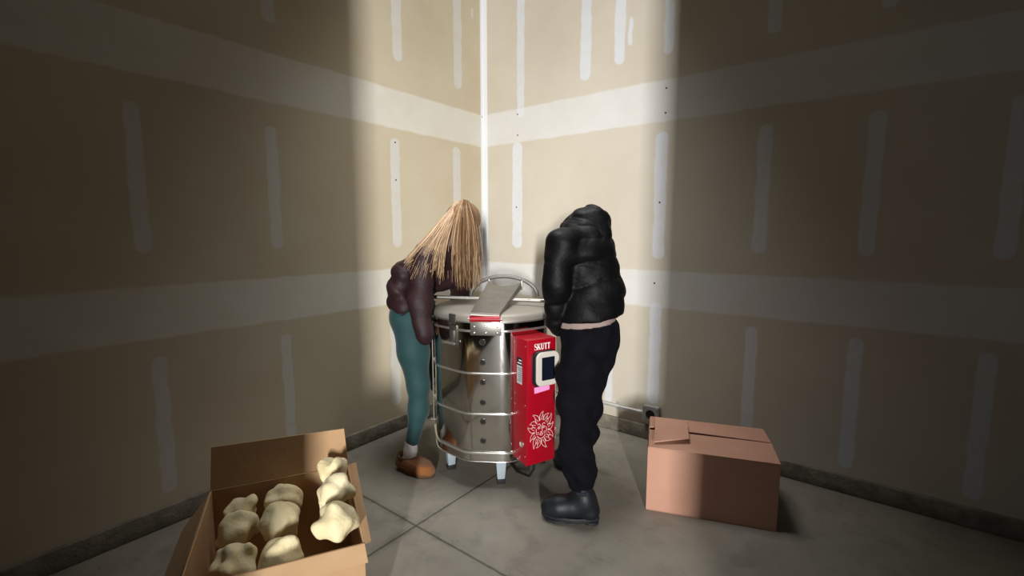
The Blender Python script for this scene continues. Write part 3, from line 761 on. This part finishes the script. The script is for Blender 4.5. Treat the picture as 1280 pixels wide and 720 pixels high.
# sock, slipper
s = SDF((-.75, 2.52, .0), (-.35, 2.88, .26), .005)
s.chain([at(515, 546, 2.705), at(513, 563, 2.705), at(511.5, 574, 2.705)], [.038, .038, .039], .02, quilt=(.014, .0015, 0))
s.cone(at(511, 575, 2.705), at(524, 583, 2.665), .036, .028, .02)
s.half(at(515, 552, 2.70), Vector((0.05, 0, 1)))
s.build('sock', M_sock, W)
def slipper(heel, toe, name='slipper'):
    heel = Vector(heel); toe = Vector(toe); d = (toe - heel); L = d.length; d.normalize(); t = Vector((-d.y, d.x, 0)); z = Vector((0, 0, 1))
    p = lambda a, b, c: heel + d * a * L + t * b + z * c
    so = MB(); o = []
    for k in range(32):
        a = 2 * math.pi * k / 32; xx = .5 + .5 * math.cos(a); w = (.040 + .016 * xx - .014 * max(0, xx - .8) * 3) 
        o.append((xx, w * math.sin(a) * 1.15))
    so.loft([[p((x - .5) * q + .5, y * q, h) for x, y in o] for h, q in ((.001, .94), (.006, 1.0), (.02, 1.02), (.024, 1.0))], True, True)
    root = so.build(name + '_sole', M_sole, W, bevel=0)
    lo = np.minimum(heel, toe) - .09; hi = np.maximum(heel, toe) + .09; lo[2] = 0; hi[2] = .16
    s = SDF(lo, hi, .0045)
    s.chain([p(.16, 0, .045), p(.45, 0, .050), p(.72, 0, .040), p(.88, 0, .032)], [.046, .052, .050, .038], .03)
    s.cone(p(.14, 0, .05), p(.18, 0, .08), .040, .036, .02); s.cone(p(.42, 0, .065), p(.75, 0, .042), .036, .036, .03)
    s.half(p(0, 0, .018), -z)
    s.half(p(.28, 0, .088), z + d * .12)
    s.cone(p(.26, 0, .06), p(.26, 0, .16), .041, .043, .004, flat=(t, 1.03), cut=True)
    up = s.build(name, M_suede, W)
    rim = [p(.26 + .205 * math.cos(a), .0435 * math.sin(a), .086 - .006 * math.cos(a)) for a in [2 * math.pi * k / 24 for k in range(24)]]
    MB().tube(rim, .0065, 8, True).build('braid', M_trim, up)
slipper(ground(497.5, 583, .0), ground(541.5, 596.5, .0))
sf = Vector((w_af.x - .04, w_af.y + .02, 0)); slipper(sf, sf + Vector((.215, -.085, 0)))
# hair: inner mass and many fine strands
s = SDF((-.75, 2.55, .98), (-.12, 3.15, 1.66), .0065)
hcn = at(580, 270, 2.91)
s.ell(hcn, (.096, .105, .088), .02)
s.cone(at(581, 280, 2.90), at(579, 338, 2.87), .088, .060, .04, flat=((0.2, 1, 0), 1.35))
s.cone(at(570, 274, 2.88), at(533, 310, 2.75), .066, .036, .04)
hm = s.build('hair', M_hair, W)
st = MB(); tones = []
def strand(p0, p1, p2, p3, r, tone):
    n0 = len(st.v); pts = bez(p0, p1, p2, p3, 9)
    ph, am, fr_ = random.uniform(0, 6.3), random.uniform(.001, .007), random.uniform(.5, .95)
    pts = [Vector(q) + Vector((math.cos(ph), .5, .25)) * am * math.sin(i * fr_ + ph) * (i / 9) for i, q in enumerate(pts)]
    st.tube([Vector(q) for q in pts], [r * (1 - .7 * (i / 9) ** 2) for i in range(10)], 4)
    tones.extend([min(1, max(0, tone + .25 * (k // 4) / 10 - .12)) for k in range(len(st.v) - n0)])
for k in range(560):                          # curtain in front of the face
    u = min(1, max(0, (random.randrange(16) + random.gauss(.5, .42)) / 16)); yy = random.uniform(-.10, .06)
    x3 = 557 + 46 * u; y3 = random.uniform(318, 364) - (0 if u > .25 else 10)
    top = at(576 + 10 * u, 249.5 + 3 * abs(u - .4), 2.90 + yy * .4); sh = at(559 + 41 * u + random.uniform(-2, 2), 275, 2.86 + yy - .02)
    md = at(557 + 45 * u + random.uniform(-3, 3), 312, 2.85 + yy - .02); en = at(x3 + random.uniform(-3, 3), y3, 2.86 + yy)
    strand(top, sh, md, en, random.choice((.0012, .0018, .0026, .0034)), random.random() ** 1.3)
for k in range(300):                          # falling back over the shoulder
    g_ = random.randrange(7); u = min(1, max(0, (g_ + random.gauss(.5, .30)) / 7)); x3 = 504 + 50 * u; y3 = (330, 326, 338, 322, 346, 330, 343)[g_] + random.gauss(0, 5)
    top = at(570 + 8 * random.random(), 251 + 3 * random.random(), 2.87); sh = at(553 + 12 * u, 270 + 5 * u, 2.80)
    md = at(530 + 26 * u + random.uniform(-2, 3), 298 + 4 * u, 2.69); en = at(x3, y3, 2.615)
    strand(top, sh, md, en, random.choice((.0010, .0015, .0022, .003)), random.random())
for k in range(34):                           # loose locks
    u = random.random(); x3 = 506 + 46 * u
    strand(at(572 + 6 * random.random(), 252, 2.865), at(552 + 12 * u, 272 + 4 * u, 2.78), at(528 + 24 * u, 302 + 4 * u, 2.665), at(x3 + random.uniform(-3, 8), 336 + random.uniform(-6, 14), 2.575), .0016, random.uniform(.4, 1))
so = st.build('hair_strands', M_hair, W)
att = so.data.attributes.new('tone', 'FLOAT', 'POINT')
vals = (tones + [0.5] * len(so.data.vertices))[:len(so.data.vertices)]
att.data.foreach_set('value', vals)
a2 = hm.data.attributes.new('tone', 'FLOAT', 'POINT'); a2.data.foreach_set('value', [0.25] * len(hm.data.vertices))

# ---- hooded person
H = empty('person', ground(725, 630), 0)
tag(H, 'person in black hooded puffer jacket, dark joggers and black boots beside the red control box', 'person')
m_pel = at(737, 412, 2.44); m_ch = at(731, 322, 2.44); m_neck = at(733, 290, 2.47); m_hd = at(728, 289, 2.52)
m_hn = at(732, 422, 2.36); m_kn = at(720, 512, 2.25); m_an = at(727, 603, 2.19)
m_hf = at(748, 420, 2.53); m_kf = at(733, 512, 2.56); m_af = Vector((.425, 2.640, .21))
m_shn = at(702, 305, 2.33); m_eln = at(695, 356, 2.30); m_wrn = at(695, 400, 2.37)
m_shf = at(746, 315, 2.60); m_elf = at(735, 362, 2.76); m_wrf = at(719, 388, 2.89)
hn = m_wrn + Vector((.07, .05, -.02)); hf = m_wrf + Vector((-.03, .06, -.06))
s = SDF((-.05, 1.95, -.01), (.85, 3.05, 1.62), .0075)
s.cone(m_pel, m_ch, .11, .13, .04); s.cone(m_ch, m_neck, .10, .055, .04); s.cone(m_neck, m_hd, .052, .055, .02)
PH = head(s, m_hd, Vector((-.55, .62, -.55)), Vector((-.3, .3, .9)))
for a, b, c_ in ((m_shn, m_eln, m_wrn), (m_shf, m_elf, m_wrf)):
    s.cone(m_ch, a, .08, .055, .03); s.chain([a, b, c_], [.052, .042, .028], .02)
hand(s, m_wrn, hn, Vector((-.3, 1, -.2))); hand(s, m_wrf, hf, Vector((-.6, -.2, -1)), side=-1)
for h_, k_, a_, ft in ((m_hn, m_kn, m_an, (-.07, .012)), (m_hf, m_kf, m_af, (-.11, .078))):
    s.cone(m_pel, h_, .10, .085, .03); s.chain([h_, k_, a_], [.082, .055, .040], .02)
    g = Vector((a_.x, a_.y, .055)); s.chain([a_, g, g + Vector((ft[0], ft[1], -.012))], [.04, .036, .03], .02)
mbod = s.build('body', M_skin, H); eyes(PH, H)
# joggers
s = SDF((.05, 2.0, .08), (.75, 2.85, 1.1), .0075)
s.cone(at(733, 412, 2.41), at(744, 410, 2.50), .118, .122, .05)
s.chain([m_hn, at(724, 470, 2.29), m_kn], [.118, .104, .088], .05)
s.chain([m_kn, at(719, 560, 2.215), at(724, 588, 2.195), at(725.5, 605, 2.19), at(726, 618, 2.19)], [.086, .082, .074, .058, .054], .02)
s.field(lambda P: .0045 * np.sin(P[..., 2] * 75 + 5 * np.sin(P[..., 0] * 22) + P[..., 1] * 14) * np.clip((.55 - P[..., 2]) / .25, 0.15, 1))
s.ell(at(714, 566, 2.20), (.065, .075, .07), .04)
s.chain([m_hf, at(738, 470, 2.545), m_kf, Vector((.428, 2.640, .26)), Vector((.418, 2.645, .17))], [.108, .090, .076, .070, .056], .05)
s.noise(.010, 36, 11)
s.half(at(726, 608, 2.19), Vector((.1, 0, -1)))
s.build('joggers', M_pants, H)
# shirt hem
s = SDF((.1, 2.1, .72), (.8, 2.8, 1.15), .006)
s.cone(at(732, 392, 2.405), at(732, 420, 2.405), .157, .157, .02)
s.noise(.006, 40, 3)
s.half(at(736, 411.5, 2.25), Vector((.12, 0, -1)))
s.build('shirt_hem', M_shirt, H)
# jacket
s = SDF((.02, 1.98, .72), (.90, 3.02, 1.55), .0065)
fd = Vector((-.62, .78, 0)); lt = Vector((.78, .62, 0)); c0 = lt.dot(at(738, 340, 2.44))
low = at(739, 384, 2.43)
s.cone(low, m_ch, .168, .168, .06, flat=(fd, 1.12))
s.ell(at(743, 364, 2.42), (.155, .15, .13), .05)
s.cone(m_ch, at(729, 300, 2.45), .155, .095, .05, flat=(fd, 1.1))
s.cone(m_ch, m_shf, .12, .075, .05); s.cone(m_ch, m_shn.lerp(m_ch, .25), .12, .09, .05)
s.cone(at(735, 305, 2.45), at(734, 295, 2.47), .095, .07, .03)
s.field(puffs(low, m_ch, .108, .013, lt, c0, .30, .5, 2))
s.cone(at(734, 392, 2.41), at(734, 412, 2.41), .178, .176, .03)
s.half(at(734, 404, 2.24), Vector((.10, 0, -1)))
s.cone(m_shn, m_eln, .080, .068, .030, quilt=(.20, .010, .5)); s.cone(m_eln, m_wrn, .068, .052, .012, quilt=(.09, .012, .05)); s.cone(m_wrn, m_wrn + Vector((.015, .012, -.035)), .056, .050, .01)
s.cone(m_shf, m_elf, .085, .08, .02, quilt=(.105, .013, .2)); s.cone(m_elf, m_wrf, .078, .05, .02, quilt=(.095, .012, .05))
s.noise(.004, 42, 8)
mj = s.build('puffer_jacket', M_black, H)
# hood
s = SDF((.08, 2.15, 1.18), (.72, 2.85, 1.64), .0055)
hdir = Vector((-.62, .66, -.35)).normalized()
s.ell(at(735, 283, 2.49), (.104, .12, .098), .03)
s.ell(at(744, 274, 2.48), (.062, .08, .070), .03)
s.cone(at(740, 266, 2.47), at(714, 284, 2.55), .044, .042, .03)
s.cone(at(728, 274, 2.46), at(716, 286, 2.46), .050, .040, .03)
s.ell(at(718, 285, 2.55), (.072, .09, .046), .05)
s.cone(at(744, 297, 2.43), at(716, 293, 2.42), .080, .055, .04)
s.cone(at(748, 292, 2.50), at(749, 278, 2.50), .050, .052, .04)
s.field(puffs(at(735, 300, 2.44), at(741, 262, 2.44), .085, .006, lt, lt.dot(at(735, 281, 2.49)), -.5, .25, 5))
s.noise(.004, 40, 5)
s.ell(Vector(m_hd) + hdir * .13, (.078, .078, .088), .015, cut=True)
s.build('hood', M_black, mj)
# boots
def boot(heel, toe):
    heel = Vector(heel); toe = Vector(toe); d = toe - heel; L = d.length; d.normalize(); t = Vector((-d.y, d.x, 0)); z = Vector((0, 0, 1))
    p = lambda a, b, c: heel + d * a * L + t * b + z * c
    so = MB(); o = []
    for k in range(36):
        a = 2 * math.pi * k / 36; xx = .5 - .5 * math.cos(a); w = .034 + .018 * math.sin(math.pi * min(1, xx * .95 + .1)) * xx ** .4
        o.append((xx, w * math.copysign(abs(math.sin(a)) ** .8, math.sin(a))))
    so.loft([[p((x - .5) * q + .5, y * q, h) for x, y in o] for h, q in ((.010, .98), (.014, 1.0), (.028, 1.01), (.032, .99))], True, True)
    ho = [(x * .30, y) for x, y in o]
    so.loft([[p(.01 + .27 * (.5 - .5 * math.cos(2 * math.pi * k / 24)), .037 * math.sin(2 * math.pi * k / 24), h) for k in range(24)] for h in (0, .014)], True, True)
    so.loft([[p(.40 + .56 * (.5 - .5 * math.cos(2 * math.pi * k / 24)), .047 * math.sin(2 * math.pi * k / 24), h) for k in range(24)] for h in (0, .014)], True, True)
    sole = so.build('boot_sole', M_bsole, H)
    lo = np.minimum(heel, toe) - .12; hi = np.maximum(heel, toe) + .12; lo[2] = 0; hi[2] = .26
    s = SDF(lo, hi, .005)
    s.chain([p(.16, 0, .062), p(.45, 0, .070), p(.72, 0, .064), p(.86, 0, .058)], [.040, .046, .050, .044], .03)
    s.chain([p(.17, 0, .06), p(.25, 0, .12), p(.36, 0, .215)], [.042, .044, .050], .035)
    s.cone(p(.26, 0, .115), p(.62, 0, .07), .042, .036, .04)
    s.half(p(0, 0, .026), -z); s.half(p(.34, 0, .200), z)
    s.cone(p(.335, 0, .185), p(.42, 0, .26), .043, .046, .004, cut=True)
    bo = s.build('boot', M_boot, H)
    for sd in (-1, 1):
        g = MB(); P_ = []
        nrow = 7
        for i in range(nrow):
            h = .085 + .09 * i / (nrow - 1); hw = (.010 + .022 * (i / (nrow - 1)) ** .7)
            rad = .0445 + .0055 * min(1, max(0, (h - .07) / .12)) + .0035
            cxx = .20 + .125 * i / nrow
            P_.append([p(cxx + q * hw / L, sd * math.sqrt(max(1e-6, rad ** 2 - (q * hw) ** 2)), h) for q in (-1, -.5, 0, .5, 1)])
        g.add([v for r_ in P_ for v in r_], [(i * 5 + j, i * 5 + j + 1, i * 5 + j + 6, i * 5 + j + 5) for i in range(nrow - 1) for j in range(4)], True)
        g.build('elastic_gore', M_elastic, bo)
    MB().box((0, 0, 0), (.012, .004, .05), Matrix.Translation(p(.335, 0, .198) - d * .050) @ Matrix.Rotation(math.atan2(t.y, t.x), 4, 'Z')).build('pull_tab', M_elastic, bo, bevel=.001)
boot(ground(749, 653), ground(677, 646))
boot(ground(744, 597) + Vector((0, 0.01, 0)), ground(692, 580))

# ------------------------------------------------------------------ boxes
def board(mb, a, b, c, d, th=.005):
    """a thin cardboard quad with thickness"""
    a, b, c, d = map(Vector, (a, b, c, d)); n = (b - a).cross(d - a).normalized() * th
    mb.add([a, b, c, d, a + n, b + n, c + n, d + n], [(0, 1, 2, 3), (7, 6, 5, 4), (0, 4, 5, 1), (1, 5, 6, 2), (2, 6, 7, 3), (3, 7, 4, 0)])
def carton(name, corner, rz, w, d, h, mat, label, flaps, closed=False):
    t = empty(name, corner, rz); tag(t, label, 'box')
    b = MB()
    b.box((w / 2, d / 2, .004), (w, d, .006))
    b.box((w / 2, .003, h / 2), (w, .006, h)); b.box((w / 2, d - .003, h / 2), (w, .006, h))
    b.box((.003, d / 2, h / 2), (.006, d - .012, h)); b.box((w - .003, d / 2, h / 2), (.006, d - .012, h))
    b.build('carton_body', mat, t, False, bevel=.0015, seg=1)
    for q in flaps:
        m = MB(); board(m, *q); m.build('flap', mat, t, False, bevel=.001, seg=1)
    return t
# open carton, lower left, full of cream packing
fr = ground(456, 679, .40); bk = ground(437, 588, .40); dd = (bk - fr); dd.z = 0; dd.normalize()
rzL = math.atan2(-dd.x, dd.y)
wL, dL, hL = .52, .58, .40
org = Vector((fr.x, fr.y, 0)) - Vector((math.cos(rzL), math.sin(rzL), 0)) * wL
cl = carton('open_carton', org, rzL, wL, dL, hL, M_card, 'open tan cardboard box full of cream packing foam, at lower left', [
    [(wL, 0, hL), (wL, dL, hL), (wL + .03, dL - .03, hL + .02), (wL + .024, .02, hL - .012)],
    [(0, 0, hL), (wL, 0, hL), (wL + .006, -.03, hL - .05), (.0, -.035, hL - .055)],
    [(0, dL, hL), (0, 0, hL), (-.10, .02, hL - .13), (-.10, dL - .02, hL - .13)],
    [(wL, dL, hL), (0, dL, hL), (.01, dL + .02, hL + .17), (wL - .01, dL + .02, hL + .16)]])
ML = Matrix.Translation(org) @ Matrix.Rotation(rzL, 4, 'Z')
lumps = [(.415, .11, .315, .092), (.425, .28, .335, .082), (.425, .455, .33, .082), (.26, .12, .29, .092), (.26, .30, .32, .090), (.26, .48, .31, .088), (.115, .15, .29, .088), (.11, .34, .30, .09), (.115, .475, .29, .075)]
wheres = ['nearest right corner of the open box', 'middle of the right edge of the open box', 'back right corner of the open box', 'middle of the near edge of the open box', 'centre of the open box',
          'middle of the back edge of the open box', 'near left corner of the open box', 'middle of the left edge of the open box', 'back left corner of the open box']
for i, (x, y, z, r) in enumerate(lumps):
    c = ML @ Vector((x + (.026 if x > .4 else .008 if x < .2 else 0), y, z + (.115 if x > .4 else .05))); s = SDF(c - Vector((.17, .17, .17)), c + Vector((.17, .17, .17)), .008)
    g = np.random.default_rng(i)
    r *= .83; s.ell(c, (r * .85, r * .9, r * .8), .02)
    for _ in range(7):
        o_ = Vector(g.normal(size=3)); o_.normalize(); s.ell(c + o_ * r * .62, (r * .34, r * .34, r * .30), .012)
    s.noise(.010, 70, i)
    o = s.build('packing_foam', M_foam, None, 1)
    tag(o, 'cream lump of packing foam at the ' + wheres[i], 'packing', 'packing foam in the open box')
# closed pinkish carton, right
fr = ground(807, 637); fr2 = ground(842, 643); rzR = math.atan2(fr2.y - fr.y, fr2.x - fr.x)
wR, dR, hR = .60, .42, .335
carton('cardboard_carton', Vector((fr.x, fr.y, 0)), rzR, wR, dR, hR, M_cardp, 'pinkish brown cardboard box with loosely folded top flaps, at right by the outlet wall', [
    [(0.002, 0, hR), (wR, 0, hR), (wR, dR / 2 - .004, hR + .012), (0.002, dR / 2 - .004, hR + .008)],
    [(wR, dR, hR), (0.002, dR, hR), (0.002, dR / 2 + .004, hR + .02), (wR, dR / 2 + .004, hR + .012)],
    [(0.03, .03, hR + .018), (.20, .09, hR + .034), (.20, .30, hR + .04), (.03, .35, hR + .028)]])

# ------------------------------------------------------------------ conduit and outlet on the right wall
def onR(s_, z_, out): return CORNER + RD * s_ + LD * out + Vector((0, 0, z_))
s0, z0 = on_right(640, 476); s1, z1 = on_right(745, 499.5); s2, z2 = on_right(806, 515)
zc = (z1 + z2) / 2
cd = empty('conduit', onR(s1, zc, .0)); tag(cd, 'thin galvanised conduit pipe running low along the right wall to the outlet box', 'conduit')
MB().tube([onR(.10, zc, .018), onR(s2 - .02, zc, .018)], .0115, 12).build('pipe', M_conduit, cd)
for q in (.55, s2 - .20):
    MB().tube([onR(q - .012, zc, .018), onR(q + .012, zc, .018)], .0125, 12).box((0, 0, 0), (.022, .004, .06), Matrix.Translation(onR(q, zc, .003)) @ Matrix.Rotation(aR, 4, 'Z')).build('strap', M_conduit, cd)
MB().tube([onR(s2 - .045, zc, .018), onR(s2 - .015, zc, .018)], .014, 12).tube([onR(s2 - .012, zc, .018), onR(s2, zc, .018)], .017, 8).build('connector', M_conduit, cd)
ca, cz_ = on_right(816, 515.5); MO = Matrix.Translation(onR(ca, cz_, .0)) @ Matrix.Rotation(aR, 4, 'Z')
ob = empty('electrical_outlet', onR(ca, cz_, .0)); tag(ob, 'square grey metal outlet box with round black socket on the right wall', 'outlet')
MB().box((0, -.022, 0), (.105, .044, .105), MO).build('back_box', M_jbox, ob, bevel=.006)
MB().box((0, -.046, 0), (.110, .005, .110), MO).build('cover_plate', M_jbox, ob, bevel=.003)
MX = MO @ Matrix.Translation((0, -.048, 0)) @ ROTY
rc = MB().lathe([(.031, 0), (.031, .005), (.027, .007), (.025, .003)], 24, MX).build('socket', M_blackpl, ob)
MB().box((-.009, -.054, .004), (.004, .003, .012), MO).box((.009, -.054, .004), (.004, .003, .012), MO).box((0, -.054, -.012), (.012, .003, .004), MO).build('socket_slots', M_hole, rc)
for x_ in (-.044, .044):
    for z_ in (-.044, .044):
        MB().lathe([(.005, 0), (.0045, .003), (.002, .004)], 10, MO @ Matrix.Translation((x_, -.0485, z_)) @ ROTY).build('screw', M_band, ob)

# ------------------------------------------------------------------ light: daylight behind the viewer, trimmed by an added slot; added fill over the corner
def area(name, loc, target, sx, sy, power, col, spread=180):
    l = bpy.data.lights.new(name, 'AREA'); l.shape = 'RECTANGLE'; l.size = sx; l.size_y = sy; l.energy = power; l.color = col
    l.spread = math.radians(spread)
    o = bpy.data.objects.new(name, l); COL.objects.link(o); o.location = loc
    o.rotation_euler = (Vector(target) - Vector(loc)).to_track_quat('-Z', 'Y').to_euler(); return o
area('daylight', (0.0, -8.0, 2.1), (0, 3.4, 1.6), .24, 1.8, 166, (1.0, 1.0, 1.0), 60)
area('added_overhead_fill', (-.05, 2.6, 3.6), (-.05, 2.75, 0), 1.2, 1.0, 14, (.98, .99, 1.0), 66)  # added overhead fill that lifts the floor, not a fitting of the room

w = bpy.data.worlds.new('World'); S.world = w; w.use_nodes = True
bg = w.node_tree.nodes['Background']; bg.inputs[0].default_value = (.75, .85, 1, 1); bg.inputs[1].default_value = .25

# ------------------------------------------------------------------ camera
cam = bpy.data.cameras.new('Camera'); cam.sensor_fit = 'HORIZONTAL'; cam.sensor_width = 36; cam.lens = 36 * FOC / 1280
cam.clip_start = .02
co = bpy.data.objects.new('Camera', cam); COL.objects.link(co)
co.location = (0, 0, EYE); co.rotation_euler = (math.pi / 2 - PITCH, 0, 0)
S.camera = co
S.view_settings.view_transform = 'Standard'
S.view_settings.look = 'None'
S.view_settings.exposure = 0.0
